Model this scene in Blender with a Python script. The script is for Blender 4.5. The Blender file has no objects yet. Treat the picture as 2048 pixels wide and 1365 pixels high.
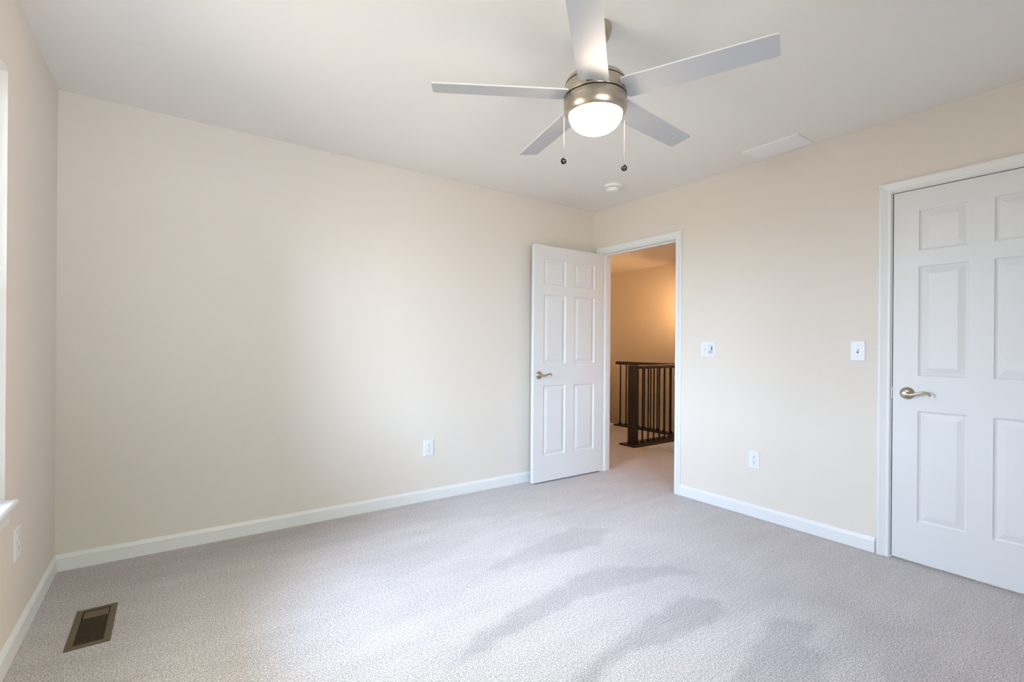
import bpy, math, random
import numpy as np
from mathutils import Vector, Matrix
random.seed(4)
PI = math.pi
SC = bpy.context.scene
COL = SC.collection

# ------------------------------------------------------------------ camera
cd = bpy.data.cameras.new('camera'); cam = bpy.data.objects.new('camera', cd); COL.objects.link(cam)
cam.location = (-3.3177, -3.3573, 1.1646)
YAW, ROLL = 0.6135, 0.0078
fwd = Vector((math.sin(YAW), math.cos(YAW), 0)); rgt = Vector((math.cos(YAW), -math.sin(YAW), 0)); up = Vector((0, 0, 1))
r2 = rgt * math.cos(ROLL) + up * math.sin(ROLL)
u2 = up * math.cos(ROLL) - rgt * math.sin(ROLL)
M = Matrix((r2, u2, -fwd)).transposed().to_4x4(); M.translation = cam.location
cam.matrix_world = M
cd.sensor_width = 36.0; cd.lens = 969.23 / 2048 * 36.0
cd.shift_y = (694.64 - 682.5) / 2048
cd.clip_start = 0.02
SC.camera = cam

# ------------------------------------------------------------------ world, lights, exposure
SC.view_settings.view_transform = 'Standard'
SC.view_settings.look = 'None'
SC.view_settings.exposure = 0.0
SC.view_settings.gamma = 1.0
w = bpy.data.worlds.new('sky'); SC.world = w; w.use_nodes = True
nt = w.node_tree; nt.nodes.clear(); LK = nt.links.new
wo = nt.nodes.new('ShaderNodeOutputWorld'); tc = nt.nodes.new('ShaderNodeTexCoord'); sx = nt.nodes.new('ShaderNodeSeparateXYZ')
LK(tc.outputs['Generated'], sx.inputs[0])
def mth(op, a, b=None, c=None):
    n = nt.nodes.new('ShaderNodeMath'); n.operation = op
    for i, v in enumerate((a, b, c)):
        if v is None: continue
        if isinstance(v, (int, float)): n.inputs[i].default_value = v
        else: LK(v, n.inputs[i])
    return n.outputs[0]
elev = mth('MULTIPLY_ADD', sx.outputs['Z'], .5, .5)
def sky_layer(stops, strength):
    r = nt.nodes.new('ShaderNodeValToRGB'); LK(elev, r.inputs[0]); c = r.color_ramp
    c.elements[0].position = stops[0][0]; c.elements[0].color = tuple(stops[0][1]) + (1,)
    c.elements[1].position = stops[-1][0]; c.elements[1].color = tuple(stops[-1][1]) + (1,)
    for p, col in stops[1:-1]: q = c.elements.new(p); q.color = tuple(col) + (1,)
    g = nt.nodes.new('ShaderNodeBackground'); LK(r.outputs[0], g.inputs[0]); g.inputs[1].default_value = strength
    return g.outputs[0]
# open bright side of the sky (towards -x, the window wall) and the duller side
OPEN = [(0, (0.117, 0.108, 0.094)), (0.49, (0.117, 0.108, 0.094)), (0.51, (0.328, 0.389, 0.5)), (0.68, (0.328, 0.389, 0.5)), (0.74, (0.472, 0.583, 0.861)), (1, (0.472, 0.583, 0.861))]
DULL = [(0, (0.375, 0.38, 0.4)), (0.49, (0.375, 0.38, 0.4)), (0.51, (0.165, 0.185, 0.16)), (0.68, (0.165, 0.185, 0.16)), (0.74, (1.2, 1.25, 1.05)), (1, (1.2, 1.25, 1.05))]
AZ = 0.0
ax_ = mth('ADD', mth('MULTIPLY', sx.outputs['X'], -math.cos(AZ)), mth('MULTIPLY', sx.outputs['Y'], -math.sin(AZ)))
hl_ = mth('SQRT', mth('ADD', mth('MULTIPLY', sx.outputs['X'], sx.outputs['X']), mth('ADD', mth('MULTIPLY', sx.outputs['Y'], sx.outputs['Y']), 1e-6)))
mrn = nt.nodes.new('ShaderNodeMapRange'); mrn.interpolation_type = 'SMOOTHSTEP'
LK(mth('DIVIDE', ax_, hl_), mrn.inputs['Value']); mrn.inputs['From Min'].default_value = .3; mrn.inputs['From Max'].default_value = .7
mxs = nt.nodes.new('ShaderNodeMixShader'); LK(mrn.outputs[0], mxs.inputs[0])
LK(sky_layer(DULL, 20.0), mxs.inputs[1]); LK(sky_layer(OPEN, 72.0), mxs.inputs[2]); LK(mxs.outputs[0], wo.inputs[0])

def portal(name, loc, rot, sx_, sy_):
    l = bpy.data.lights.new(name, 'AREA'); l.shape = 'RECTANGLE'; l.size = sx_; l.size_y = sy_
    l.cycles.is_portal = True
    o = bpy.data.objects.new(name, l); COL.objects.link(o); o.location = loc; o.rotation_euler = rot
    return o

L, H, YN = 3.796, 2.459, -3.95     # room: x -L..0, y YN..0, ceiling H
WT = 0.115                         # wall thickness
WL = (-1.85, -0.917, 0.60, 2.13)   # side window opening: y0 y1 z0 z1
WN = (-3.55, -1.95, 0.60, 2.13)    # added near-wall window opening: x0 x1 z0 z1
portal('daylight_portal', (-L - WT - .02, (WL[0] + WL[1]) / 2, (WL[2] + WL[3]) / 2), (0, -PI / 2, 0), WL[3] - WL[2], WL[1] - WL[0])
portal('daylight_portal', ((WN[0] + WN[1]) / 2, YN - WT - .02, (WN[2] + WN[3]) / 2), (PI / 2, 0, 0), WN[1] - WN[0], WN[3] - WN[2])

# ------------------------------------------------------------------ materials
def lin(c):
    return tuple(((x / 255) / 12.92 if x / 255 <= .04045 else ((x / 255 + .055) / 1.055) ** 2.4) for x in c) + (1,)
def mat(name, rgb, rough=.5, metal=0., spec=.5, noise=0, nscale=200, bump=0, bscale=300, srgb=True):
    m = bpy.data.materials.new(name); m.use_nodes = True
    n = m.node_tree.nodes; b = n['Principled BSDF']
    c = lin(rgb) if srgb else tuple(rgb) + (1,)
    b.inputs['Base Color'].default_value = c; b.inputs['Roughness'].default_value = rough
    b.inputs['Metallic'].default_value = metal; b.inputs['Specular IOR Level'].default_value = spec
    t = n.new('ShaderNodeTexCoord')
    if noise:
        x = n.new('ShaderNodeTexNoise'); x.inputs['Scale'].default_value = nscale; x.inputs['Detail'].default_value = 3
        r = n.new('ShaderNodeValToRGB')
        r.color_ramp.elements[0].color = tuple(v * (1 - noise) for v in c[:3]) + (1,)
        r.color_ramp.elements[1].color = tuple(min(1, v * (1 + noise)) for v in c[:3]) + (1,)
        m.node_tree.links.new(t.outputs['Object'], x.inputs['Vector']); m.node_tree.links.new(x.outputs['Fac'], r.inputs[0])
        m.node_tree.links.new(r.outputs[0], b.inputs['Base Color'])
    if bump:
        x = n.new('ShaderNodeTexNoise'); x.inputs['Scale'].default_value = bscale; x.inputs['Detail'].default_value = 2
        bp = n.new('ShaderNodeBump'); bp.inputs['Strength'].default_value = bump; bp.inputs['Distance'].default_value = .002
        m.node_tree.links.new(t.outputs['Object'], x.inputs['Vector']); m.node_tree.links.new(x.outputs['Fac'], bp.inputs['Height'])
        m.node_tree.links.new(bp.outputs[0], b.inputs['Normal'])
    return m

M_wall = mat('wall_paint', (232, 225, 216), .75, spec=.25, noise=.012, nscale=3, bump=.06, bscale=260)
M_ceil = mat('ceiling_paint', (244, 241, 237), .85, spec=.15, noise=.01, nscale=3, bump=.06, bscale=260)
M_trim = mat('trim_enamel', (236, 238, 239), .38, spec=.45, noise=.006, nscale=6)
M_door = mat('door_enamel', (230, 231, 232), .42, spec=.4, noise=.006, nscale=6, bump=.03, bscale=500)
M_plast = mat('white_plastic', (236, 238, 243), .35, noise=.004, nscale=20)
M_plastg = mat('grey_white_plastic', (212, 214, 219), .35, noise=.004, nscale=20)
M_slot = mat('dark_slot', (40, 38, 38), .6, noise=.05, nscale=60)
M_nick = mat('brushed_nickel', (190, 180, 166), .30, metal=1., noise=.03, nscale=60)
M_nickd = mat('dark_groove_metal', (30, 20, 14), .7, metal=.0, noise=.05, nscale=60)
M_blade = mat('silver_blade_paint', (190, 193, 199), .42, metal=.25, noise=.008, nscale=20)
M_bladee = mat('pale_blade_edge', (226, 226, 226), .4, noise=.008, nscale=20)
M_knob = mat('dark_bronze', (52, 44, 38), .22, metal=.8, noise=.05, nscale=60)
M_glint = mat('polished_emblem', (236, 214, 200), .2, metal=.6, noise=.03, nscale=90)
M_vent = mat('painted_vent_metal', (246, 244, 246), .5, noise=.01, nscale=20)
M_det = mat('detector_plastic', (244, 244, 240), .45, noise=.006, nscale=30)
M_reg = mat('brown_register_enamel', (92, 77, 58), .45, noise=.06, nscale=40)
M_regd = mat('dark_register_louver', (88, 74, 57), .5, noise=.06, nscale=40)
M_duct_shade = mat('duct_shade', (12, 10, 9), .8, noise=.05, nscale=20)
M_wood = mat('espresso_wood', (27, 17, 16), .42, noise=.14, nscale=25)
M_iron = mat('dark_iron', (22, 15, 13), .45, metal=.3, noise=.08, nscale=60)
M_gap = mat('shadowed_seam', (70, 66, 60), .7, noise=.05, nscale=60)

def lamp_mat(name, rgb, strength):
    m = bpy.data.materials.new(name); m.use_nodes = True
    n = m.node_tree.nodes; b = n['Principled BSDF']
    b.inputs['Base Color'].default_value = (.9, .88, .84, 1); b.inputs['Roughness'].default_value = .3
    x = n.new('ShaderNodeTexNoise'); x.inputs['Scale'].default_value = 12
    r = n.new('ShaderNodeValToRGB')
    r.color_ramp.elements[0].color = tuple(rgb) + (1,); r.color_ramp.elements[1].color = (rgb[0], rgb[1] * .99, rgb[2] * .98, 1)
    m.node_tree.links.new(x.outputs['Fac'], r.inputs[0]); m.node_tree.links.new(r.outputs[0], b.inputs['Emission Color'])
    b.inputs['Emission Strength'].default_value = strength
    return m
M_globe = lamp_mat('lit_frosted_glass', (1.0, .80, .58), 34.0)
M_hall = lamp_mat('unseen_lamp_glass', (1.0, .56, .25), 320.0)

def glass_mat():
    m = bpy.data.materials.new('window_glass'); m.use_nodes = True
    n = m.node_tree.nodes; n.clear()
    o = n.new('ShaderNodeOutputMaterial'); t = n.new('ShaderNodeBsdfTransparent'); g = n.new('ShaderNodeBsdfGlossy')
    g.inputs['Roughness'].default_value = .02; t.inputs[0].default_value = (.95, .97, .96, 1)
    mx = n.new('ShaderNodeMixShader'); fr = n.new('ShaderNodeFresnel'); fr.inputs[0].default_value = 1.45
    l = m.node_tree.links; l.new(fr.outputs[0], mx.inputs[0]); l.new(t.outputs[0], mx.inputs[1]); l.new(g.outputs[0], mx.inputs[2]); l.new(mx.outputs[0], o.inputs[0])
    return m
M_glass = glass_mat()

def carpet_mat():
    m = bpy.data.materials.new('cut_pile_carpet'); m.use_nodes = True
    n = m.node_tree.nodes; lk = m.node_tree.links; b = n['Principled BSDF']
    b.inputs['Roughness'].default_value = .95; b.inputs['Specular IOR Level'].default_value = .08
    b.inputs['Sheen Weight'].default_value = .25; b.inputs['Sheen Roughness'].default_value = .5
    t = n.new('ShaderNodeTexCoord')
    def noise(s, d=2, rough=.6):
        x = n.new('ShaderNodeTexNoise'); x.inputs['Scale'].default_value = s; x.inputs['Detail'].default_value = d
        x.inputs['Roughness'].default_value = rough; lk.new(t.outputs['Object'], x.inputs['Vector']); return x
    def ramp(src, stops):
        r = n.new('ShaderNodeValToRGB'); lk.new(src, r.inputs[0]); c = r.color_ramp
        c.elements[0].position = stops[0][0]; c.elements[0].color = stops[0][1]
        c.elements[1].position = stops[-1][0]; c.elements[1].color = stops[-1][1]
        for p, col in stops[1:-1]: q = c.elements.new(p); q.color = col
        return r
    yarn = ramp(noise(230, 3, .7).outputs['Fac'], [(.34, lin((104, 97, 97))), (.45, lin((180, 173, 172))), (.54, lin((220, 213, 212))), (.66, lin((250, 246, 245)))])
    fleck = ramp(noise(85, 2, .6).outputs['Fac'], [(.34, (.86, .85, .85, 1)), (.66, (1.1, 1.1, 1.1, 1))])
    mul = n.new('ShaderNodeMix'); mul.data_type = 'RGBA'; mul.blend_type = 'MULTIPLY'; mul.inputs[0].default_value = 1
    lk.new(yarn.outputs[0], mul.inputs[6]); lk.new(fleck.outputs[0], mul.inputs[7])
    # vacuum strokes plus broad painted light and shade (vertex attribute 'nap_and_light') broken up by noise
    at = n.new('ShaderNodeAttribute'); at.attribute_name = 'nap_and_light'
    mp = n.new('ShaderNodeMapping'); mp.inputs['Rotation'].default_value = (0, 0, .35); mp.inputs['Scale'].default_value = (1.2, 4.5, 1)
    big = n.new('ShaderNodeTexNoise'); big.inputs['Scale'].default_value = 2.0; big.inputs['Detail'].default_value = 4; big.inputs['Roughness'].default_value = .62
    lk.new(t.outputs['Object'], mp.inputs[0]); lk.new(mp.outputs[0], big.inputs['Vector'])
    bs = n.new('ShaderNodeMath'); bs.operation = 'MULTIPLY_ADD'; bs.inputs[1].default_value = 2.6; bs.inputs[2].default_value = -1.3; lk.new(big.outputs['Fac'], bs.inputs[0])
    ad = n.new('ShaderNodeMath'); ad.operation = 'ADD'; lk.new(at.outputs['Fac'], ad.inputs[0]); lk.new(bs.outputs[0], ad.inputs[1])
    sc = n.new('ShaderNodeMath'); sc.operation = 'MULTIPLY_ADD'; sc.inputs[1].default_value = .11; sc.inputs[2].default_value = .905; lk.new(ad.outputs[0], sc.inputs[0])
    cb = n.new('ShaderNodeCombineColor')
    for i in range(3): lk.new(sc.outputs[0], cb.inputs[i])
    mu2 = n.new('ShaderNodeMix'); mu2.data_type = 'RGBA'; mu2.blend_type = 'MULTIPLY'; mu2.inputs[0].default_value = 1
    lk.new(mul.outputs[2], mu2.inputs[6]); lk.new(cb.outputs[0], mu2.inputs[7]); lk.new(mu2.outputs[2], b.inputs['Base Color'])
    bp = n.new('ShaderNodeBump'); bp.inputs['Strength'].default_value = .55; bp.inputs['Distance'].default_value = .004
    lk.new(noise(260, 3, .7).outputs['Fac'], bp.inputs['Height']); lk.new(bp.outputs[0], b.inputs['Normal'])
    return m
M_carpet = carpet_mat()

# ------------------------------------------------------------------ mesh helpers
class MB:
    def __init__(s): s.v = []; s.f = []; s.sm = []
    def add(s, vs, fs, smooth=False):
        k = len(s.v); s.v += [tuple(x) for x in vs]; s.f += [tuple(i + k for i in f) for f in fs]; s.sm += [smooth] * len(fs)
        return s
    def box(s, a, b):
        x0, y0, z0 = [min(a[i], b[i]) for i in range(3)]; x1, y1, z1 = [max(a[i], b[i]) for i in range(3)]
        return s.add([(x0, y0, z0), (x1, y0, z0), (x1, y1, z0), (x0, y1, z0), (x0, y0, z1), (x1, y0, z1), (x1, y1, z1), (x0, y1, z1)],
                     [(0, 3, 2, 1), (4, 5, 6, 7), (0, 1, 5, 4), (1, 2, 6, 5), (2, 3, 7, 6), (3, 0, 4, 7)])
    def rbox(s, a, b, r, ax):
        """plate with chamfered front: box a..b whose face on the +/-ax side (towards b) is inset by r over r"""
        lo = list(a); hi = list(b); o = [i for i in range(3) if i != ax]
        sgn = 1 if b[ax] > a[ax] else -1
        rings = [(a[ax], 0), (b[ax] - sgn * r, 0), (b[ax], r)]
        vs = []
        for p, ins in rings:
            q = [(min(a[o[0]], b[o[0]]) + ins, min(a[o[1]], b[o[1]]) + ins), (max(a[o[0]], b[o[0]]) - ins, min(a[o[1]], b[o[1]]) + ins),
                 (max(a[o[0]], b[o[0]]) - ins, max(a[o[1]], b[o[1]]) - ins), (min(a[o[0]], b[o[0]]) + ins, max(a[o[1]], b[o[1]]) - ins)]
            for c in q:
                v = [0, 0, 0]; v[ax] = p; v[o[0]] = c[0]; v[o[1]] = c[1]; vs.append(v)
        fs = [(3, 2, 1, 0), (8, 9, 10, 11)]
        for k in (0, 4):
            for i in range(4): j = (i + 1) % 4; fs.append((k + i, k + j, k + j + 4, k + i + 4))
        return s.add(vs, fs)
    def lathe(s, prof, n=48, c=(0, 0, 0), ax=2, sg=1, smooth=True, squash=(1, 1)):
        """prof: list of (radius, height) turned about axis ax through c"""
        o = [(1, 2), (2, 0), (0, 1)][ax]; vs = []; fs = []; m = len(prof)
        for k in range(n):
            a = 2 * PI * k / n
            for r, h in prof:
                v = list(c); v[ax] += sg * h; v[o[0]] += r * math.cos(a) * squash[0]; v[o[1]] += r * math.sin(a) * squash[1]; vs.append(v)
        for k in range(n):
            for i in range(m - 1):
                a, b = k * m + i, ((k + 1) % n) * m + i
                fs.append((a, b, b + 1, a + 1))
        if prof[0][0] > 1e-6: fs.append(tuple(k * m for k in range(n))[::-1])
        if prof[-1][0] > 1e-6: fs.append(tuple(k * m + m - 1 for k in range(n)))
        return s.add(vs, fs, smooth)
    def tube(s, pts, rad, n=10, smooth=True, flat=1.0):
        pts = [Vector(p) for p in pts]; R = rad if isinstance(rad, (list, tuple)) else [rad] * len(pts)
        vs = []; fs = []; ref = None
        for i, p in enumerate(pts):
            d = (pts[min(i + 1, len(pts) - 1)] - pts[max(i - 1, 0)]).normalized()
            if ref is None: ref = Vector((0, 0, 1)) if abs(d.z) < .9 else Vector((1, 0, 0))
            a = d.cross(ref).normalized(); b = a.cross(d).normalized()
            for k in range(n):
                t = 2 * PI * k / n; vs.append(p + a * math.cos(t) * R[i] * flat + b * math.sin(t) * R[i])
        for i in range(len(pts) - 1):
            for k in range(n):
                j = (k + 1) % n; fs.append((i * n + k, i * n + j, (i + 1) * n + j, (i + 1) * n + k))
        fs.append(tuple(range(n))[::-1]); fs.append(tuple((len(pts) - 1) * n + k for k in range(n)))
        return s.add(vs, fs, smooth)
    def sweep(s, prof, frames):
        """prof: closed list (u,t); frames: (origin, uvec, tvec); joins profile copies, caps the ends"""
        m = len(prof); vs = []; fs = []
        for o, U, T in frames:
            o, U, T = Vector(o), Vector(U), Vector(T)
            for a, b in prof: vs.append(o + U * a + T * b)
        for k in range(len(frames) - 1):
            for i in range(m): j = (i + 1) % m; fs.append((k * m + i, k * m + j, (k + 1) * m + j, (k + 1) * m + i))
        fs.append(tuple(range(m))[::-1]); fs.append(tuple((len(frames) - 1) * m + i for i in range(m)))
        return s.add(vs, fs)
    def build(s, name, m, parent=None, loc=None, fix=True):
        me = bpy.data.meshes.new(name); me.from_pydata(s.v, [], s.f)
        me.polygons.foreach_set('use_smooth', s.sm)
        if fix:
            import bmesh
            b = bmesh.new(); b.from_mesh(me); bmesh.ops.recalc_face_normals(b, faces=b.faces); b.to_mesh(me); b.free()
        me.materials.append(m); me.update()
        o = bpy.data.objects.new(name, me); COL.objects.link(o)
        if any(s.sm):
            md = o.modifiers.new('split', 'EDGE_SPLIT'); md.split_angle = math.radians(38)
        if loc is not None:
            o.location = loc
            o.data.transform(Matrix.Translation(-Vector(loc)))
        if parent:
            o.parent = parent
            if parent.type == 'EMPTY' or True: o.matrix_parent_inverse = Matrix.Identity(4)
        return o
def tag(o, label, cat, group=None, kind=None):
    o['label'] = label; o['category'] = cat
    if group: o['group'] = group
    if kind: o['kind'] = kind
    return o
def empty(name, loc, label, cat, group=None, kind=None, rz=0):
    o = bpy.data.objects.new(name, None); COL.objects.link(o); o.location = loc; o.rotation_euler = (0, 0, rz); o.empty_display_size = .1
    return tag(o, label, cat, group, kind)
def copy_tree(o, parent=None):
    c = o.copy(); COL.objects.link(c); c.parent = parent
    for ch in o.children: copy_tree(ch, c)
    return c

# ------------------------------------------------------------------ room shell
def wall_cells(u0, u1, z0, z1, holes):
    us = sorted({u0, u1, *[h[0] for h in holes], *[h[1] for h in holes]}); zs = sorted({z0, z1, *[h[2] for h in holes], *[h[3] for h in holes]})
    us = [u for u in us if u0 <= u <= u1]; zs = [z for z in zs if z0 <= z <= z1]
    for i in range(len(us) - 1):
        for j in range(len(zs) - 1):
            cu, cz = (us[i] + us[i + 1]) / 2, (zs[j] + zs[j + 1]) / 2
            if not any(h[0] < cu < h[1] and h[2] < cz < h[3] for h in holes): yield us[i], us[i + 1], zs[j], zs[j + 1]
def wall(name, ax, p0, p1, u0, u1, z0, z1, holes, label):
    """solid wall slab with openings, one closed mesh"""
    us = sorted({u0, u1, *[x for h in holes for x in h[:2]]}); zs = sorted({z0, z1, *[x for h in holes for x in h[2:]]})
    nu, nz = len(us), len(zs); vs = []
    for p in (p0, p1):
        for u in us:
            for z in zs: vs.append((p, u, z) if ax == 0 else (u, p, z))
    idx = lambda s_, i, j: s_ * nu * nz + i * nz + j
    solid = {}
    for i in range(nu - 1):
        for j in range(nz - 1):
            cu, cz = (us[i] + us[i + 1]) / 2, (zs[j] + zs[j + 1]) / 2
            solid[i, j] = not any(h[0] < cu < h[1] and h[2] < cz < h[3] for h in holes)
    fs = []
    for (i, j), ok in solid.items():
        if not ok: continue
        for s_ in (0, 1): fs.append((idx(s_, i, j), idx(s_, i + 1, j), idx(s_, i + 1, j + 1), idx(s_, i, j + 1)))
        for (di, dj, a, b) in ((-1, 0, (i, j), (i, j + 1)), (1, 0, (i + 1, j), (i + 1, j + 1)), (0, -1, (i, j), (i + 1, j)), (0, 1, (i, j + 1), (i + 1, j + 1))):
            if not solid.get((i + di, j + dj), False):
                fs.append((idx(0, *a), idx(0, *b), idx(1, *b), idx(1, *a)))
    mb = MB(); mb.add(vs, fs)
    return tag(mb.build(name, M_wall), label, 'wall', kind='structure')

EN = (-0.943, -0.092, -.05, 2.062)     # entry rough opening (y0 y1 z0 z1)
CL = (-3.109, -2.341, -.05, 2.062)     # closet rough opening
wall('wall_far', 1, 0, WT, -L - WT, 0, -.1, H, [], 'long blank beige wall opposite the camera')
wall('wall_right', 0, 0, WT, YN - WT, WT, -.1, H, [EN, CL], 'beige wall holding the hall doorway and the closed white door')
wall('wall_left', 0, -L - WT, -L, YN - WT, 0, -.1, H, [WL], 'beige wall with the window at the left edge of the photo')
wall('wall_near', 1, YN - WT, YN, -L, 0, -.1, H, [WN], 'beige wall behind the camera, with an added window')
# hall beyond the doorway
wall('wall_hall_left', 1, 1.73, 1.73 + WT, WT, 2.04, -.1, H, [], 'hall wall ending at the landing, seen beside the door jamb')
wall('wall_hall_side', 0, 0, WT, WT, 1.73 + WT, -.1, H, [], 'hall side wall continuing past the doorway')
wall('wall_hall_far', 0, 2.95, 3.05, -1.7, 3.1, -2.8, H, [], 'warm lit wall across the stairwell')
wall('wall_hall_right', 1, -1.7, -1.6, WT, 2.95, -2.8, H, [], 'hall wall to the right, hidden behind the bedroom wall')
wall('wall_stairwell_left', 1, 3.0, 3.1, 1.9, 2.95, -2.8, H, [], 'wall at the left end of the stairwell opening')
wall('wall_stairwell_side', 0, 1.94, 2.04, 1.73 + WT, 3.0, -2.8, H, [], 'stairwell wall behind the end of the hall wall')
wall('wall_closet_back', 0, .72, .80, YN - WT, -1.7, -.1, H, [], 'closet back wall behind the closed door')
cm = MB(); cm.box((-L - WT, YN - WT, H), (3.05, 3.1, H + .1))
tag(cm.build('ceiling', M_ceil), 'off-white flat ceiling over bedroom and hall', 'ceiling', kind='structure')

NAP_AND_LIGHT = [
 (.9, [(-1.2,-1.15),(-.5,-1.0),(.1,-1.1),(.1,-3.0),(-.9,-3.0),(-.75,-2.4),(-.95,-1.8)]),  # broad painted light over the right side of the floor
 (-1.25, [(-3.8,0),(-2.6,0),(-2.3,-.12),(-2.9,-.3),(-3.3,-.5),(-3.4,-1.2),(-3.55,-1.6),(-3.8,-1.6)]),  # painted shade in the left corner and along the walls
 (.75, [(-3.35,-1.0),(-3.0,-.75),(-2.6,-.65),(-2.4,-1.2),(-2.6,-1.8),(-2.8,-2.4),(-3.2,-2.4),(-3.35,-1.9),(-3.4,-1.5)]),  # broad painted light on the floor near the left window
 (.4, [(-2.38,-1.07),(-2.05,-.96),(-1.64,-.7),(-1.23,-.6),(-1.16,-.84),(-1.21,-1.1),(-1.49,-1.01),(-1.77,-1.14),(-2.01,-1.02),(-2.14,-1.13),(-2.1,-1.29),(-2.34,-1.31)]),
 (.4, [(-2.4,-1.33),(-2.1,-1.29),(-1.69,-1.2),(-1.42,-1.32),(-1.13,-1.38),(-1.18,-1.48),(-1.59,-1.5),(-2.13,-1.6),(-2.18,-1.66),(-2.42,-1.66),(-2.43,-1.52)]),
 (.15, [(-2.25,-1.77),(-1.86,-1.71),(-1.46,-1.73),(-1.18,-1.82),(-1.14,-1.91),(-1.47,-1.95),(-1.71,-2.01),(-1.97,-2.06),(-2.17,-2.13),(-2.45,-2.15),(-2.7,-1.95),(-2.6,-1.89),(-2.48,-1.84),(-2.33,-1.8)]),
 (.6, [(-1.96,-2.12),(-1.64,-2.16),(-1.37,-2.17),(-1.12,-2.19),(-.92,-2.3),(-.87,-2.49),(-.96,-2.54),(-1.21,-2.52),(-1.25,-2.47),(-1.06,-2.43),(-1.17,-2.28),(-1.44,-2.34),(-1.75,-2.43),(-2.0,-2.5),(-2.25,-2.3),(-2.09,-2.19)]),
 (.6, [(-3.03,-1.54),(-2.88,-1.47),(-2.68,-1.46),(-2.45,-1.45),(-2.43,-1.56),(-2.63,-1.57),(-2.79,-1.59),(-2.88,-1.67),(-3.05,-1.72)]),
 (.45, [(-3.2,-1.08),(-3.1,-1.01),(-2.9,-1.04),(-2.78,-1.15),(-2.99,-1.17),(-3.2,-1.18)]),
 (.45, [(-2.88,-.59),(-2.72,-.46),(-2.26,-.44),(-1.88,-.42),(-1.53,-.53),(-1.63,-.76),(-2.12,-.73),(-2.5,-.69),(-2.84,-.72)]),
 (.6, [(-1.36,-2.59),(-1.17,-2.6),(-1.15,-2.69),(-1.26,-2.76),(-1.48,-2.7)]),
 (-1.5, [(-2.3,-1.66),(-2.14,-1.62),(-1.77,-1.57),(-1.44,-1.54),(-1.14,-1.7),(-1.04,-1.88),(-1.24,-1.78),(-1.72,-1.73),(-2.24,-1.76),(-2.5,-1.8)]),
 (-1.5, [(-2.17,-2.13),(-1.94,-2.06),(-1.71,-2.01),(-1.35,-1.95),(-1.26,-2.06),(-1.34,-2.15),(-1.66,-2.15),(-1.96,-2.11),(-2.09,-2.19),(-2.3,-2.3),(-2.4,-2.2)]),
 (-1.1, [(-1.75,-2.43),(-1.44,-2.34),(-1.19,-2.3),(-1.08,-2.44),(-1.27,-2.48),(-1.24,-2.54),(-1.54,-2.62),(-1.8,-2.6)]),
 (-1.2, [(-1.96,-1.19),(-1.54,-1.11),(-1.21,-1.04),(-1.02,-1.17),(-1.22,-1.32),(-1.58,-1.29),(-1.9,-1.26)]),
 (-.4, [(-.96,-2.54),(-.83,-2.59),(-.7,-2.72),(-.7,-2.81),(-.85,-2.68)]),
 (-.4, [(-2.62,-1.28),(-2.37,-1.29),(-2.1,-1.29),(-2.14,-1.36),(-2.38,-1.4),(-2.6,-1.4)]),
]
def nap_and_light_field(X, Y):
    """floor tone: soft-edged vacuum strokes plus broad painted light and shade"""
    X = X + .018 * np.sin(5 * Y + 3 * X) + .006 * np.sin(23 * Y - 11 * X + 1) + .006 * np.sin(51 * X + 37 * Y)
    Y = Y + .016 * np.sin(5 * X - 3 * Y + 2) + .006 * np.sin(27 * X + 13 * Y) + .006 * np.sin(47 * X - 41 * Y)
    out = np.zeros_like(X)
    for val, P in NAP_AND_LIGHT:
        P = np.array(P); n = len(P); ins = np.zeros(X.shape, bool); dist = np.full(X.shape, 9.)
        for i in range(n):
            a, b = P[i], P[(i + 1) % n]
            c = ((a[1] > Y) != (b[1] > Y)) & (X < (b[0] - a[0]) * (Y - a[1]) / (b[1] - a[1] + 1e-12) + a[0]); ins ^= c
            d = b - a; t = np.clip(((X - a[0]) * d[0] + (Y - a[1]) * d[1]) / (d @ d), 0, 1)
            dist = np.minimum(dist, np.hypot(X - a[0] - t * d[0], Y - a[1] - t * d[1]))
        sd = np.where(ins, dist, -dist)
        wd = .25 if (val, n) in ((.75, 9), (-1.25, 8), (.9, 7)) else .035
        out += val * np.clip(sd / wd + .45, 0, 1)
    return out
def floor_mesh():
    mb = MB(); st = .02
    def grid(x0, x1, y0, y1, st):
        nx, ny = max(1, round((x1 - x0) / st)), max(1, round((y1 - y0) / st))
        xs = np.linspace(x0, x1, nx + 1); ys = np.linspace(y0, y1, ny + 1)
        vs = [(x, y, 0) for x in xs for y in ys]
        mb.add(vs, [(i * (ny + 1) + j, (i + 1) * (ny + 1) + j, (i + 1) * (ny + 1) + j + 1, i * (ny + 1) + j + 1) for i in range(nx) for j in range(ny)])
    grid(-3.8, 0, -3.0, 0, st); grid(-3.8, 0, -4.065, -3.0, .2)
    grid(0, 1.24, -1.7, 1.73, .2); grid(1.24, 2.30, .42, 1.73, .2); grid(0, .8, -4.065, -1.7, .4)
    o = mb.build('floor', M_carpet, fix=False)
    co = np.array([v.co for v in o.data.vertices]); nap_and_light = nap_and_light_field(co[:, 0], co[:, 1])
    nap_and_light[co[:, 0] > -.05] = 0
    a = o.data.attributes.new('nap_and_light', 'FLOAT', 'POINT'); a.data.foreach_set('value', nap_and_light.astype(np.float32))
    return tag(o, 'light greige cut-pile carpet with vacuum strokes and painted light and shade', 'floor', kind='structure')
floor_mesh()
fm = MB(); fm.box((1.24, -1.7, -2.9), (3.05, 3.1, -2.8)); fm.box((WT, -1.7, -2.8), (1.238, 1.83, -.004)); fm.box((1.238, .424, -2.8), (2.295, 1.94, -.004))
tag(fm.build('floor_lower', M_wall), 'floor and edge boards of the stairwell below the landing', 'floor', kind='structure')

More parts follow.
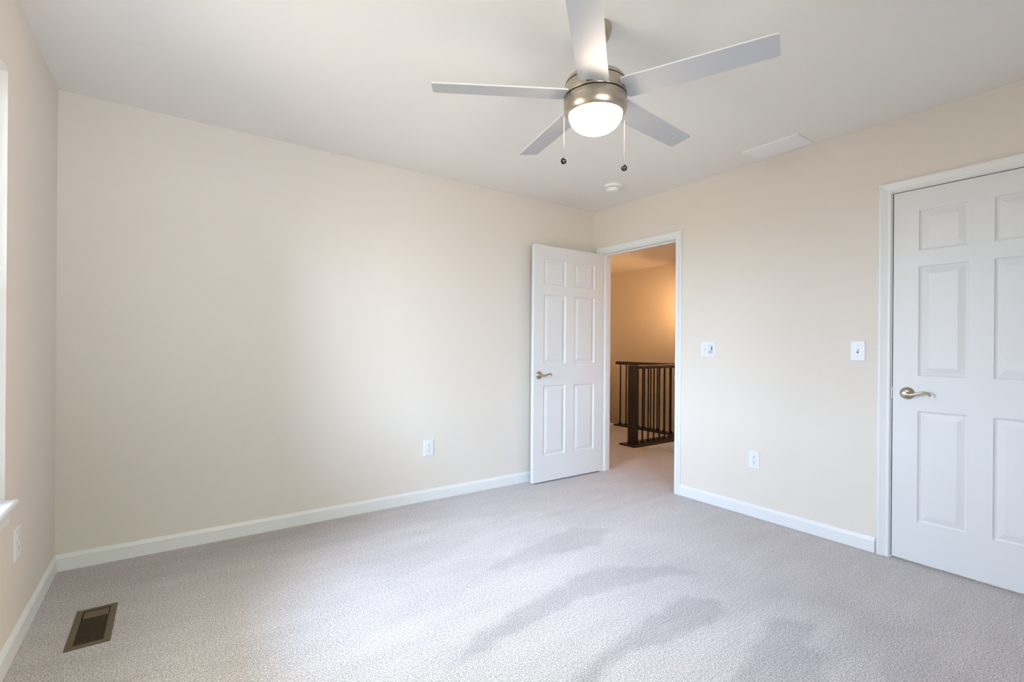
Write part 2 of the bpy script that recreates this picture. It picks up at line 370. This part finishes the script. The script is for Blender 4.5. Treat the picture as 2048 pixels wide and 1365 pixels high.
# baseboards
BP = [(0, 0), (0, .012), (.066, .012), (.074, .009), (.080, .006), (.085, .004), (.085, 0)]   # (height, thickness)
def baseboard(name, a, b, inward, label):
    mb = MB(); mb.sweep([(h, t) for h, t in BP], [(a, (0, 0, 1), inward), (b, (0, 0, 1), inward)])
    tag(mb.build(name, M_trim), label, 'baseboard', kind='structure')
baseboard('baseboard_far', (-L, 0, 0), (0, 0, 0), (0, -1, 0), 'white baseboard along the long blank wall')
baseboard('baseboard_left', (-L, YN, 0), (-L, -.0005, 0), (1, 0, 0), 'white baseboard under the window wall')
baseboard('baseboard_right', (0, -2.287, 0), (0, -.978, 0), (-1, 0, 0), 'white baseboard between the doorway and the closed door')
baseboard('baseboard_near', (-L, YN, 0), (0, YN, 0), (0, 1, 0), 'white baseboard behind the camera')
baseboard('baseboard_right_end', (0, YN, 0), (0, -3.165, 0), (-1, 0, 0), 'white baseboard past the closed door')
baseboard('baseboard_hall', (WT, 1.73, 0), (2.04, 1.73, 0), (0, -1, 0), 'white baseboard at the foot of the hall wall')

# door casings and jambs
CP = [(0, 0), (0, .008), (.004, .011), (.012, .011), (.016, .009), (.036, .014), (.046, .017), (.053, .017), (.057, .013), (.057, 0)]
def casing(mb, ya, yb, zt, x, sgn, left_w=None):
    """mitred U of casing on plane x, growing towards sgn*x, around the opening ya<yb, head at zt"""
    T = (sgn, 0, 0)
    fr = [((x, yb, 0), (0, 1, 0), T), ((x, yb, zt), (0, 1, 1), T), ((x, ya, zt), (0, -1, 1), T), ((x, ya, 0), (0, -1, 0), T)]
    mb.sweep(CP, fr)
def door_frame(name, ya, yb, label, stop_x, strike=None):
    """ya..yb finished opening between jamb faces"""
    r = empty(name, (0, (ya + yb) / 2, 0), label, 'door frame', kind='structure')
    off = Vector((0, -(ya + yb) / 2, 0))
    def put(mb, nm, m):
        mb.v = [tuple(Vector(v) + off) for v in mb.v]; return mb.build(nm, m, r)
    c = MB(); casing(c, ya + -.005, yb + .005, 2.049, 0, -1); put(c, 'casing', M_trim)
    c = MB(); casing(c, ya - .005, yb + .005, 2.049, WT, 1); put(c, 'casing', M_trim)
    j = MB(); j.box((0, yb, 0), (WT, yb + .018, 2.062)); j.box((0, ya - .018, 0), (WT, ya, 2.062)); j.box((0, ya, 2.044), (WT, yb, 2.062))
    put(j, 'jamb', M_trim)
    s = MB(); s.box((stop_x, yb - .011, 0), (stop_x + .034, yb, 2.044)); s.box((stop_x, ya, 0), (stop_x + .034, ya + .011, 2.044)); s.box((stop_x, ya + .011, 2.033), (stop_x + .034, yb - .011, 2.044))
    put(s, 'door_stop', M_trim)
    if name == 'trim_2':
        g = MB(); g.box((.003, yb - .0042, .012), (.034, yb, 2.044)); g.box((.003, ya, 2.0403), (.034, yb - .0042, 2.044)); o = put(g, 'gap_shade', M_slot); o['label'] = 'dark strip standing in for the shade in the door gap'  # dark strip added where the door gap is only in shade
    if strike:
        y, sg = strike
        k = MB(); k.box((.002, y, .895), (.032, y - sg * .0015, .955)); k.box((-.003, y, .91), (.002, y - sg * .0015, .94)); o = put(k, 'strike_plate', M_nick); o['label'] = 'small metal strike plate'
    return r
door_frame('trim_1', -.925, -.110, 'white casing and jamb around the open hall doorway', .040, (-.925, -1))
door_frame('trim_2', -3.091, -2.359, 'white casing and jamb around the closed white door', .040, (-2.359, 1))

# ------------------------------------------------------------------ six-panel doors
def door_slab(W, stile, pw, rows):
    """slab in local coords: x 0..W along width, y 0..-.035 thick, z 0..2.032; panelled both faces"""
    Ht, T = 2.028, .035; mb = MB()
    xs = [0, stile, stile + pw, W - stile - pw, W - stile, W]
    zs = [0]
    for a, b in rows: zs += [a, b]
    zs.append(Ht); e = .0015
    rings = [(0, 0), (.004, .0055), (.012, .0085), (.017, .0078), (.043, .0012)]
    for side in (0, 1):
        Y = (lambda d: -d) if side == 0 else (lambda d: -T + d)
        for i in range(5):
            for j in range(len(zs) - 1):
                x0, x1, z0, z1 = xs[i], xs[i + 1], zs[j], zs[j + 1]
                if i in (1, 3) and j % 2 == 1:
                    vs = []
                    for ins, d in rings:
                        vs += [(x0 + ins, Y(d), z0 + ins), (x1 - ins, Y(d), z0 + ins), (x1 - ins, Y(d), z1 - ins), (x0 + ins, Y(d), z1 - ins)]
                    fs = []
                    for k in range(len(rings) - 1):
                        for q in range(4): p = (q + 1) % 4; fs.append((k * 4 + q, k * 4 + p, k * 4 + 4 + p, k * 4 + 4 + q))
                    n = (len(rings) - 1) * 4; fs.append((n, n + 1, n + 2, n + 3))
                    mb.add(vs, [f if side == 0 else f[::-1] for f in fs])
                else:
                    f = (0, 1, 2, 3)
                    mb.add([(x0, Y(0), z0), (x1, Y(0), z0), (x1, Y(0), z1), (x0, Y(0), z1)], [f if side == 0 else f[::-1]])
    # edges
    mb.add([(0, 0, 0), (0, -T, 0), (0, -T, Ht), (0, 0, Ht)], [(0, 3, 2, 1)])
    mb.add([(W, 0, 0), (W, -T, 0), (W, -T, Ht), (W, 0, Ht)], [(0, 1, 2, 3)])
    mb.add([(0, 0, 0), (W, 0, 0), (W, -T, 0), (0, -T, 0)], [(0, 1, 2, 3)])
    mb.add([(0, 0, Ht), (W, 0, Ht), (W, -T, Ht), (0, -T, Ht)], [(3, 2, 1, 0)])
    return mb
ROWS = [(.218, .823), (1.013, 1.608), (1.693, 1.913)]
def lever(parent, x, z, dirx, face, sy):
    """door lever: rosette centred at (x, face, z), outward = sy*y, lever runs towards dirx"""
    r = MB(); r.lathe([(0, 0), (.0335, 0), (.0335, .003), (.031, .0055), (.0295, .005), (.028, .0065), (.024, .011), (.016, .0145), (.0125, .0155), (0, .0155)], 40, (x, face, z), 1, sy)
    ro = r.build('lever_rosette', M_nick, parent, loc=(x, face, z))
    g = MB()
    g.lathe([(0, .012), (.0115, .012), (.0105, .03), (.0125, .036), (.0125, .047), (.010, .052), (0, .053)], 28, (x, face, z), 1, sy)
    P = [(.0, -.001), (.012, -.004), (.026, -.0045), (.042, -.001), (.058, .005), (.074, .0105), (.088, .0125), (.099, .0095), (.106, .003), (.108, -.003), (.104, -.007)]
    R = [.010, .0095, .0085, .0078, .0072, .0066, .0062, .0058, .0052, .0045, .0036]
    D = [.042, .044, .046, .047, .047, .046, .045, .044, .043, .042, .041]
    g.tube([(x + dirx * a, face + sy * d, z + h) for (a, h), d in zip(P, D)], R, 14)
    lo = g.build('lever_handle', M_nick, parent, loc=(x, face, z)); lo['label'] = 'brushed nickel curved lever'
    return ro
def hinge(parent, x, y, z, sy):
    h = MB(); h.lathe([(0, -.045), (.0055, -.045), (.0055, .045), (0, .045)], 16, (x, y, z)); h.box((x, y - sy * .001, z - .044), (x + .03, y + sy * .001, z + .044))
    return h.build('hinge', M_nick, parent, loc=(x, y, z))

# open entry door: local x 0 at hinge -> W at latch, visible face is local y=0 ... placed facing -Y (towards camera)
d1 = empty('door_1', (0.0, -.120, .012), 'open white six-panel door standing beside the hall doorway', 'door', kind='structure', rz=PI)
# rotated by pi: local x -> -x world, local y -> -y world.  visible face must look towards -Y world = +y local
sl = door_slab(.813, .105, .250, ROWS); s1 = sl.build('door_leaf', M_door, d1)
lever(d1, .757, .915, -1, 0, 1)
lt = MB(); lt.box((.8131, -.029, .885), (.8145, -.006, .945)); lt.box((.8145, -.024, .905), (.822, -.011, .925))
q = lt.build('latch_plate', M_bladee, d1); q['label'] = 'pale metal latch plate on the door edge'
for z in (.25, 1.03, 1.80):
    h = MB(); h.lathe([(0, -.045), (.0055, -.045), (.0055, .045), (0, .045)], 16, (-.004, -.030, z)); h.box((-.003, -.034, z - .044), (-.001, -.002, z + .044))
    h.build('hinge', M_nick, d1)
# closed door
d2 = empty('door_2', (0.0005, -2.3635, .012), 'closed white six-panel door at the right edge', 'door', kind='structure', rz=-PI / 2)
# rz=-90: local x -> -Y world, local y -> +x world; slab thickness -y would go into the room, so mirror it below
sl = door_slab(.723, .112, .203, ROWS); sl.v = [(a, b + .035, c) for a, b, c in sl.v]
sl.build('door_leaf', M_door, d2)
lever(d2, .066, .915, 1, 0, -1)
lb = MB(); lb.box((-.0012, .006, .885), (-.0002, .029, .945)); lb.box((-.0035, .002, .903), (-.0002, .02, .927)); o = lb.build('latch_plate', M_slot, d2); o['label'] = 'dark latch seen in the gap beside the jamb'

# ------------------------------------------------------------------ windows
def window(name, ax, plane, out, u0, u1, z0, z1, n, label):
    """vinyl window set at the outer side of the opening; ax = wall normal axis, out = outward sign"""
    c = ((plane, (u0 + u1) / 2, z0) if ax == 0 else ((u0 + u1) / 2, plane, z0))
    r = empty(name, c, label, 'window', kind='structure')
    def P(u, d, z):
        v = (plane + out * d, u, z) if ax == 0 else (u, plane + out * d, z)
        return tuple(v[i] - c[i] for i in range(3))
    d0, d1_ = .075, .115
    def bx(mb, ua, ub, da, db, za, zb): mb.box(P(ua, da, za), P(ub, db, zb))
    f = MB(); t = .035
    bx(f, u0, u0 + t, d0, d1_, z0, z1); bx(f, u1 - t, u1, d0, d1_, z0, z1); bx(f, u0 + t, u1 - t, d0, d1_, z0, z0 + t); bx(f, u0 + t, u1 - t, d0, d1_, z1 - t, z1)
    wd = (u1 - u0) / n
    for k in range(1, n): bx(f, u0 + k * wd - .03, u0 + k * wd + .03, d0, d1_, z0 + t, z1 - t)
    f.build('window_frame', M_trim, r)
    for k in range(n):
        a = u0 + k * wd + (t if k == 0 else .03); b = u0 + (k + 1) * wd - (t if k == n - 1 else .03)
        zm = (z0 + z1) / 2
        for (za, zb, dd) in ((z0 + t, zm + .015, .080), (zm - .015, z1 - t, .096)):
            s = MB(); q = .030
            bx(s, a, a + q, dd, dd + .014, za, zb); bx(s, b - q, b, dd, dd + .014, za, zb); bx(s, a + q, b - q, dd, dd + .014, za, za + q); bx(s, a + q, b - q, dd, dd + .014, zb - q, zb)
            so = s.build('sash', M_trim, r)
            g = MB(); bx(g, a + q, b - q, dd + .005, dd + .009, za + q, zb - q); g.build('glass_pane', M_glass, so)
    s = MB()    # stool with a rounded nose, and apron below
    prof = [(.075, 0), (-.030, 0), (-.036, -.004), (-.038, -.010), (-.036, -.016), (-.030, -.020), (.075, -.020)]
    for ua, ub, pr in ((u0, u1, prof), (u0 - .0, u1 + .0, [(-.0, 0), (-.030, 0), (-.036, -.004), (-.038, -.010), (-.036, -.016), (-.030, -.020), (0, -.020)])):
        vs = [P(ua, a, z0 + b + .006) for a, b in pr] + [P(ub, a, z0 + b + .006) for a, b in pr]; m = len(pr)
        s.add(vs, [tuple(range(m))[::-1], tuple(range(m, 2 * m))] + [(i, (i + 1) % m, (i + 1) % m + m, i + m) for i in range(m)])
        break
    s.build('window_sill', M_trim, r)
    a = MB(); bx(a, u0 + .0, u1 - .0, -.013, 0, z0 - .072, z0 - .0145); a.build('apron', M_trim, r)
    return r
window('window_1', 0, -L, -1, WL[0], WL[1], WL[2], WL[3], 1, 'bright window cut off by the left edge, with white sill')

window('added_window', 1, YN, -1, WN[0], WN[1], WN[2], WN[3], 1, 'unseen window behind the camera, added to light the room')  # unseen window added for fill light from behind the camera

# ------------------------------------------------------------------ wall plates (local: plate in the y-z plane, outward = -x)
def plate_empty(name, loc, rz, label, cat, group=None): return empty(name, loc, label, cat, group, rz=rz)
def screw(parent, y, z, x=-.006):
    s = MB(); s.lathe([(0, 0), (.0028, 0), (.0026, .0008), (0, .0012)], 14, (x, y, z), 0, -1); s.build('screw', M_plastg, parent)
def outlet(loc, rz, label):
    r = plate_empty('wall_outlet', loc, rz, label, 'electrical outlet')
    p = MB(); p.rbox((0, -.039, -.0605), (-.006, .039, .0605), .0025, 0); p.build('cover_plate', M_plast, r)
    for z in (-.0195, .0195):
        f = MB(); n = 24; pts = []
        for k in range(n):
            a = 2 * PI * k / n; pts.append((max(-.0165, min(.0165, .0195 * math.cos(a))), max(-.0135, min(.0135, .0155 * math.sin(a)))))
        vs = [(-.006, a, z + b) for a, b in pts] + [(-.0078, a * .97, z + b * .97) for a, b in pts]
        f.add(vs, [tuple(range(n, 2 * n))] + [(k, (k + 1) % n, (k + 1) % n + n, k + n) for k in range(n)]); fo = f.build('receptacle', M_plast, r)
        h = MB(); h.box((-.0079, -.0075, z - .001), (-.0081, -.0052, z + .0085)); h.box((-.0079, .0052, z), (-.0081, .0072, z + .0075)); h.lathe([(0, 0), (.0027, 0), (0, .0003)], 14, (-.0079, 0, z - .0072), 0, -1)
        h.build('socket_slots', M_slot, fo)
    screw(r, 0, 0)
    return r
outlet((-1.7185, 0, .398), -PI / 2 + PI, 'white duplex outlet low on the long blank wall')   # faces -Y
outlet((0, -1.5775, .396), 0, 'white duplex outlet low between the doorway and the closed door')
outlet((-L, -.756, .401), PI, 'white duplex outlet under the window sill, seen edge-on')
# two-gang switch beside the doorway
r = plate_empty('light_switch', (0, -1.218, 1.1585), 0, 'wide white two-gang switch plate beside the hall doorway', 'light switch')
p = MB(); p.rbox((0, -.0605, -.0575), (-.006, .0605, .0575), .0025, 0); p.build('cover_plate', M_plast, r)
t = MB(); t.box((-.006, .0175, -.012), (-.0066, .0275, .012)); t.build('toggle_collar', M_plastg, r)
t = MB(); t.add([(-.006, .019, -.008), (-.006, .026, -.008), (-.006, .026, .004), (-.006, .019, .004), (-.016, .0198, -.0085), (-.016, .0252, -.0085), (-.015, .0252, -.002), (-.015, .0198, -.002)],
                [(4, 5, 6, 7), (0, 1, 5, 4), (1, 2, 6, 5), (2, 3, 7, 6), (3, 0, 4, 7)]); t.build('toggle', M_plast, r)
t = MB(); t.rbox((-.006, -.043, -.034), (-.0085, -.006, .034), .001, 0); ro = t.build('dimmer_body', M_plastg, r)
t = MB(); t.rbox((-.0085, -.030, -.010), (-.0125, -.011, .024), .001, 0); t.build('dimmer_paddle', M_plast, ro)
t = MB(); t.box((-.0085, -.038, -.006), (-.0095, -.032, .020)); t.box((-.0085, -.030, -.020), (-.0092, -.012, -.0165)); t.build('dimmer_slider', M_gap, ro)
for y, z in ((.0225, .030), (.0225, -.030), (-.0245, .0475), (-.0245, -.0475)): screw(r, y, z)
# single switch beside the closed door
r = plate_empty('light_switch', (0, -2.1945, 1.158), 0, 'narrow white single switch plate beside the closed door', 'light switch')
p = MB(); p.rbox((0, -.0375, -.0575), (-.006, .0375, .0575), .0025, 0); p.build('cover_plate', M_plast, r)
t = MB(); t.box((-.006, -.0055, -.0125), (-.0066, .0055, .0125)); t.build('toggle_collar', M_plastg, r)
t = MB(); t.add([(-.006, -.004, -.004), (-.006, .004, -.004), (-.006, .004, .009), (-.006, -.004, .009), (-.0165, -.003, .002), (-.0165, .003, .002), (-.0155, .003, .009), (-.0155, -.003, .009)],
                [(4, 5, 6, 7), (0, 1, 5, 4), (1, 2, 6, 5), (2, 3, 7, 6), (3, 0, 4, 7)]); t.build('toggle', M_plast, r)
t = MB(); t.lathe([(0, 0), (.0045, 0), (.0045, .001), (0, .001)], 16, (-.006, 0, -.0095), 0, -1); t.build('switch_slot', M_gap, r)
for z in (.030, -.030): screw(r, 0, z)

# ------------------------------------------------------------------ ceiling vent and smoke detector
r = empty('ceiling_vent', (-.1475, -1.790, H), 'flat white rectangular air vent on the ceiling near the right wall', 'vent')
v = MB(); hx, hy, fw = .108, .177, .022
rg = [(hx, hy, 0), (hx - .004, hy - .004, -.006), (hx - fw, hy - fw, -.008), (hx - fw, hy - fw, -.003)]
vs = []
for a, b, z in rg: vs += [(-a, -b, z), (a, -b, z), (a, b, z), (-a, b, z)]
fs = []
for k in range(3):
    for i in range(4): j = (i + 1) % 4; fs.append((k * 4 + i, k * 4 + j, k * 4 + 4 + j, k * 4 + 4 + i))
fs.append((12, 13, 14, 15)); v.add(vs, fs); v.build('vent_frame', M_vent, r)
v = MB(); n = 13
for k in range(n):
    x = -(hx - fw) + (k + .5) * 2 * (hx - fw) / n; wdt = .0085
    v.add([(x - wdt, -hy + fw, -.0035), (x + wdt * .9, -hy + fw, -.0080), (x + wdt * .9, hy - fw, -.0080), (x - wdt, hy - fw, -.0035),
           (x - wdt, -hy + fw, -.0028), (x + wdt * .9, -hy + fw, -.0072), (x + wdt * .9, hy - fw, -.0072), (x - wdt, hy - fw, -.0028)],
          [(0, 1, 2, 3), (7, 6, 5, 4), (0, 4, 5, 1), (1, 5, 6, 2), (2, 6, 7, 3), (3, 7, 4, 0)])
v.build('louvers', M_vent, r)
r = empty('smoke_detector', (-.445, -.655, H), 'small round white smoke detector on the ceiling near the room corner', 'smoke detector')
v = MB(); v.lathe([(0, 0), (.069, 0), (.070, -.004), (.066, -.016), (.058, -.020), (0, -.020)], 48); v.build('base_ring', M_det, r)
v = MB(); v.lathe([(0, -.019), (.050, -.019), (.050, -.024), (0, -.024)], 40); v.build('seam', M_gap, r)
v = MB(); v.lathe([(0, -.0235), (.053, -.0235), (.054, -.028), (.050, -.040), (.043, -.048), (.030, -.051), (0, -.052)], 48); v.build('cover', M_det, r)

# ------------------------------------------------------------------ floor register
r = empty('floor_register', (-3.573, -.7305, 0), 'brown metal floor register set in the carpet near the left wall', 'vent')
a, b = .069, .170; c, d = .046, .150
v = MB(); rg = [(a, b, -.002), (a, b, .003), (a - .004, b - .004, .005), (c, d, .005), (c, d, -.012)]
vs = []
for p_, q_, z in rg: vs += [(-p_, -q_, z), (p_, -q_, z), (p_, q_, z), (-p_, q_, z)]
fs = []
for k in range(4):
    for i in range(4): j = (i + 1) % 4; fs.append((k * 4 + i, k * 4 + j, k * 4 + 4 + j, k * 4 + 4 + i))
v.add(vs, fs); v.build('register_frame', M_reg, r)
v = MB(); v.box((-c, -d, .0006), (c, d, .0010)); v.build('duct_shade', M_duct_shade, r)  # thin black sheet above the floor stands in for the unlit duct
v = MB(); n = 23
for k in range(n):
    y = -d + .006 + k * (2 * d - .080) / n
    v.add([(-c, y, .0012), (c, y, .0012), (c, y - .0022, .0046), (-c, y - .0022, .0046), (-c, y + .0020, .0012), (c, y + .0020, .0012), (c, y + .0002, .0046), (-c, y + .0002, .0046)],
          [(0, 1, 2, 3), (4, 7, 6, 5), (3, 2, 6, 7), (0, 4, 5, 1), (0, 3, 7, 4), (1, 5, 6, 2)])
v.build('louvers', M_regd, r)
v = MB(); v.rbox((-c + .004, d - .072, .001), (c - .004, d - .010, .0036), .0012, 2); v.build('damper_plate', M_reg, r)
v = MB(); v.lathe([(0, 0), (.0024, 0), (.0024, .003), (0, .004)], 16, (.004, .01, .0036)); v.build('damper_knob', M_reg, r)

# ------------------------------------------------------------------ ceiling fan
FX, FY = -1.921, -1.946
fan = empty('ceiling_fan', (FX, FY, H), 'brushed nickel ceiling fan with five silver blades and a lit globe', 'ceiling fan')
z = lambda h: h - H
v = MB(); v.lathe([(0, 0), (.062, 0), (.063, -.006), (.062, -.020), (.056, -.040), (.045, -.058), (.030, -.070), (.018, -.074), (0, -.074)], 56); v.build('canopy', M_nick, fan)
v = MB(); v.lathe([(0, -.070), (.0125, -.070), (.0125, z(2.262)), (0, z(2.262))], 28); v.build('downrod', M_nick, fan)
v = MB(); v.lathe([(0, z(2.268)), (.030, z(2.268)), (.034, z(2.256)), (.060, z(2.252)), (.104, z(2.249)), (.114, z(2.244)), (.120, z(2.234)), (.1235, z(2.2235)), (.118, z(2.2225)), (0, z(2.2225))], 72); v.build('motor_cap', M_nick, fan)
v = MB(); v.lathe([(0, z(2.230)), (.1195, z(2.230)), (.1195, z(2.160)), (0, z(2.160))], 72); v.build('motor_core', M_nickd, fan)
v = MB(); v.lathe([(.110, z(2.2195)), (.1235, z(2.2195)), (.125, z(2.217)), (.1255, z(2.176)), (.1245, z(2.1735)), (.110, z(2.1735))], 72); v.build('motor_housing', M_nick, fan)
v = MB(); v.lathe([(.108, z(2.1675)), (.1245, z(2.1675)), (.1258, z(2.165)), (.1258, z(2.148)), (.1250, z(2.147)), (.1252, z(2.132)), (.1225, z(2.119)), (.1175, z(2.108)), (.111, z(2.1015)), (.107, z(2.1015)), (.104, z(2.110)), (.104, z(2.160))], 72); v.build('light_ring', M_nick, fan)
v = MB(); prof = []
for k in range(13):
    a = PI / 2 * k / 12; prof.append((.1065 * math.cos(a) ** .85 if k < 12 else 0, z(2.104) - .070 * math.sin(a)))
v.lathe([(0, z(2.106)), (.1065, z(2.106))] + prof, 64); g = v.build('globe', M_globe, fan); g['label'] = 'lit frosted glass bowl'
# blades
P_ = math.radians(-10.4); TH = 0.098
for k in range(5):
    a = TH + k * 2 * PI / 5
    e_ = Vector((math.cos(a), math.sin(a), 0)); n_ = Vector((-math.sin(a), math.cos(a), 0)) * math.cos(P_) + Vector((0, 0, math.sin(P_))); m_ = e_.cross(n_)
    O = Vector((0, 0, z(2.184)))
    out = [(.119, -.050), (.124, -.0575), (.150, -.059)]
    out += [(.642, -.0535), (.650, -.051), (.6535, -.044), (.6535, .044), (.650, .051), (.642, .0535)]
    out += [(.150, .059), (.124, .0575), (.119, .050)]
    th = .0028
    m = len(out); vs = [O + e_ * x + n_ * y - m_ * th for x, y in out] + [O + e_ * x + n_ * y + m_ * th for x, y in out]
    v = MB(); v.add(vs, [tuple(range(m))[::-1], tuple(range(m, 2 * m))]); b_ = v.build('blade', M_blade, fan)
    v = MB(); v.add(vs, [(i, (i + 1) % m, (i + 1) % m + m, i + m) for i in range(m)]); v.build('blade_edge', M_bladee, b_)
    # dark slot with two screws under the blade root
    v = MB(); R0 = .1262; nn = 12; vs = []
    for i in range(nn + 1):
        t = a + (-.19 + .38 * i / nn); 
        for (rr, zz) in ((R0, 2.1825), (R0, 2.1808)): vs.append((rr * math.cos(t), rr * math.sin(t), z(zz)))
    v.add(vs, [(2 * i, 2 * i + 1, 2 * i + 3, 2 * i + 2) for i in range(nn)])
    for t in (a - .19, a + .19):
        v.tube([(.1225 * math.cos(t), .1225 * math.sin(t), z(2.1816)), (.1275 * math.cos(t), .1275 * math.sin(t), z(2.1816))], .0022, 10)
    v.build('blade_slot', M_nickd, fan)
# pull chains
for (px, py, zb, yaw_, tl) in ((-2.0315, -1.881, 1.914, .55, .95), (-1.806, -1.997, 1.901, .1, 0.35)):
    lx, ly = px - FX, py - FY; rr = math.hypot(lx, ly); ux, uy = lx / rr, ly / rr
    v = MB(); v.tube([(ux * .118, uy * .118, z(2.160)), (ux * .131, uy * .131, z(2.160))], .004, 12); v.tube([(lx, ly, z(2.158)), (lx, ly, z(zb + .014))], .0008, 8)
    for q in range(0, 46): pass
    ch = v.build('pull_chain', M_nick, fan)
    kb = MB(); kb.lathe([(0, -.0055), (.006, -.0050), (.0100, -.0036), (.0122, -.0010), (.0122, .0010), (.0100, .0036), (.006, .0050), (0, .0055)], 28, (0, 0, 0), 1)
    kb.lathe([(0, 0), (.0022, 0), (.0018, .004), (0, .005)], 12, (0, 0, .0115), 2)
    rot = Matrix.Rotation(-YAW + (tl - .6), 4, 'Z') @ Matrix.Rotation(.35, 4, 'X')
    kb.v = [tuple(rot @ Vector(p) + Vector((lx, ly, z(zb)))) for p in kb.v]
    ko = kb.build('pull_knob', M_knob, ch)
    em = MB()
    for t in (.5, .5 + 2 * PI / 3, .5 + 4 * PI / 3):
        e2 = Vector((math.cos(t), 0, math.sin(t))); f2 = Vector((-math.sin(t), 0, math.cos(t)))
        for s_ in (-1,):
            yy = s_ * .0056; pts = [e2 * .001, e2 * .0055 + f2 * .0020, e2 * .0078, e2 * .0055 - f2 * .0014]
            em.add([p + Vector((0, yy, 0)) for p in pts] + [p + Vector((0, s_ * .0035, 0)) for p in pts], [(0, 1, 2, 3), (0, 4, 5, 1), (1, 5, 6, 2), (2, 6, 7, 3), (3, 7, 4, 0)])
    em.v = [tuple(rot @ Vector(p) + Vector((lx, ly, z(zb)))) for p in em.v]
    em.build('emblem', M_glint, ko)

# ------------------------------------------------------------------ stair railing on the landing
rl = empty('stair_railing', (1.19, .52, 0), 'dark wood stair railing with thin iron balusters beyond the hall doorway', 'stair railing')
O = Vector((1.19, .52, 0))
def off(mb): mb.v = [tuple(Vector(p) - O) for p in mb.v]; return mb
v = MB(); v.box((1.105, .425, -.02), (1.24, .665, .020)); v.box((1.24, .425, -.02), (2.30, .665, .018)); off(v).build('base_board', M_wood, rl)
v = MB(); v.box((2.145, .665, -.02), (2.30, 1.73, .018)); off(v).build('base_board', M_wood, rl)
v = MB(); h_ = .043
v.box((1.185 - h_, .525 - h_, .018), (1.185 + h_, .525 + h_, .957)); off(v).build('newel_post', M_wood, rl)
RP = [(-.030, 0), (-.030, .012), (-.026, .036), (-.016, .046), (.016, .046), (.026, .036), (.030, .012), (.030, 0)]
v = MB(); v.sweep(RP, [((1.225, .525, .915), (0, 1, 0), (0, 0, 1)), ((2.235, .525, .915), (0, 1, 0), (0, 0, 1))]); off(v).build('handrail', M_wood, rl)
v = MB(); v.sweep(RP, [((2.21, .495, .915), (1, 0, 0), (0, 0, 1)), ((2.21, 1.73, .915), (1, 0, 0), (0, 0, 1))]); off(v).build('handrail', M_wood, rl)
bal = [(1.262 + .105 * k, .535) for k in range(9)] + [(2.21, 1.655 - .1125 * k) for k in range(10)]
proto = None
for x, y in bal:
    if proto is None:
        v = MB(); v.lathe([(0, .018), (.0095, .018), (.0095, .917), (0, .917)], 12); b0 = v.build('baluster', M_iron, rl)
        v = MB(); v.lathe([(0, .018), (.024, .018), (.024, .026), (.018, .044), (.011, .052), (0, .052)], 20); v.build('baluster_shoe', M_iron, b0)
        b0.location = (x - O.x, y - O.y, 0); proto = b0
    else:
        c_ = copy_tree(proto, rl); c_.location = (x - O.x, y - O.y, 0)

# stairs going down beside the near railing
st = empty('staircase', (1.24, -.1, 0), 'carpeted stairs going down in front of the dark railing', 'staircase')
for k in range(4):
    v = MB(); x0 = k * .26; zt = -.19 * (k + 1)
    v.box((x0, -.42, zt - .19), (x0 + .285, .515, zt)); v.build('step', M_carpet, st)
v = MB(); v.add([(0, .516, -.0), (1.30, .516, -.0), (1.30, .516, -.95), (0, .516, -.95), (0, .5, -.0), (1.30, .5, -.0), (1.30, .5, -.95), (0, .5, -.95)],
                [(0, 1, 2, 3), (7, 6, 5, 4), (0, 4, 5, 1), (1, 5, 6, 2), (2, 6, 7, 3), (3, 7, 4, 0)]); v.build('skirt_board', M_trim, st)

# hall pendant lamp (out of sight to the right; lights the stairwell wall)
hl = empty('unseen_pendant_light', (2.50, .22, H), 'unseen warm glass pendant light, lights the stairwell wall', 'ceiling light')
v = MB(); v.lathe([(0, 0), (.06, 0), (.058, -.02), (.006, -.03), (.006, -.55), (0, -.55)], 32); v.build('canopy', M_iron, hl)
v = MB(); v.lathe([(0, -.55), (.03, -.535), (.29, -.610), (.29, -.616), (0, -.565)], 40); v.build('light_block_cap', M_iron, hl)  # added opaque cap, widened to keep lamp light off the ceiling
v = MB(); v.lathe([(0, -.785), (.17, -.780), (.27, -.735), (.275, -.740), (.19, -.788), (0, -.80)], 48); v.build('light_block_bowl', M_iron, hl)  # added opaque bowl, shaped to cut the light below the lamp
v = MB(); v.lathe([(0, -.566), (.12, -.566), (.12, -.784), (0, -.784)], 40); v.build('unseen_lamp_shade', M_hall, hl)
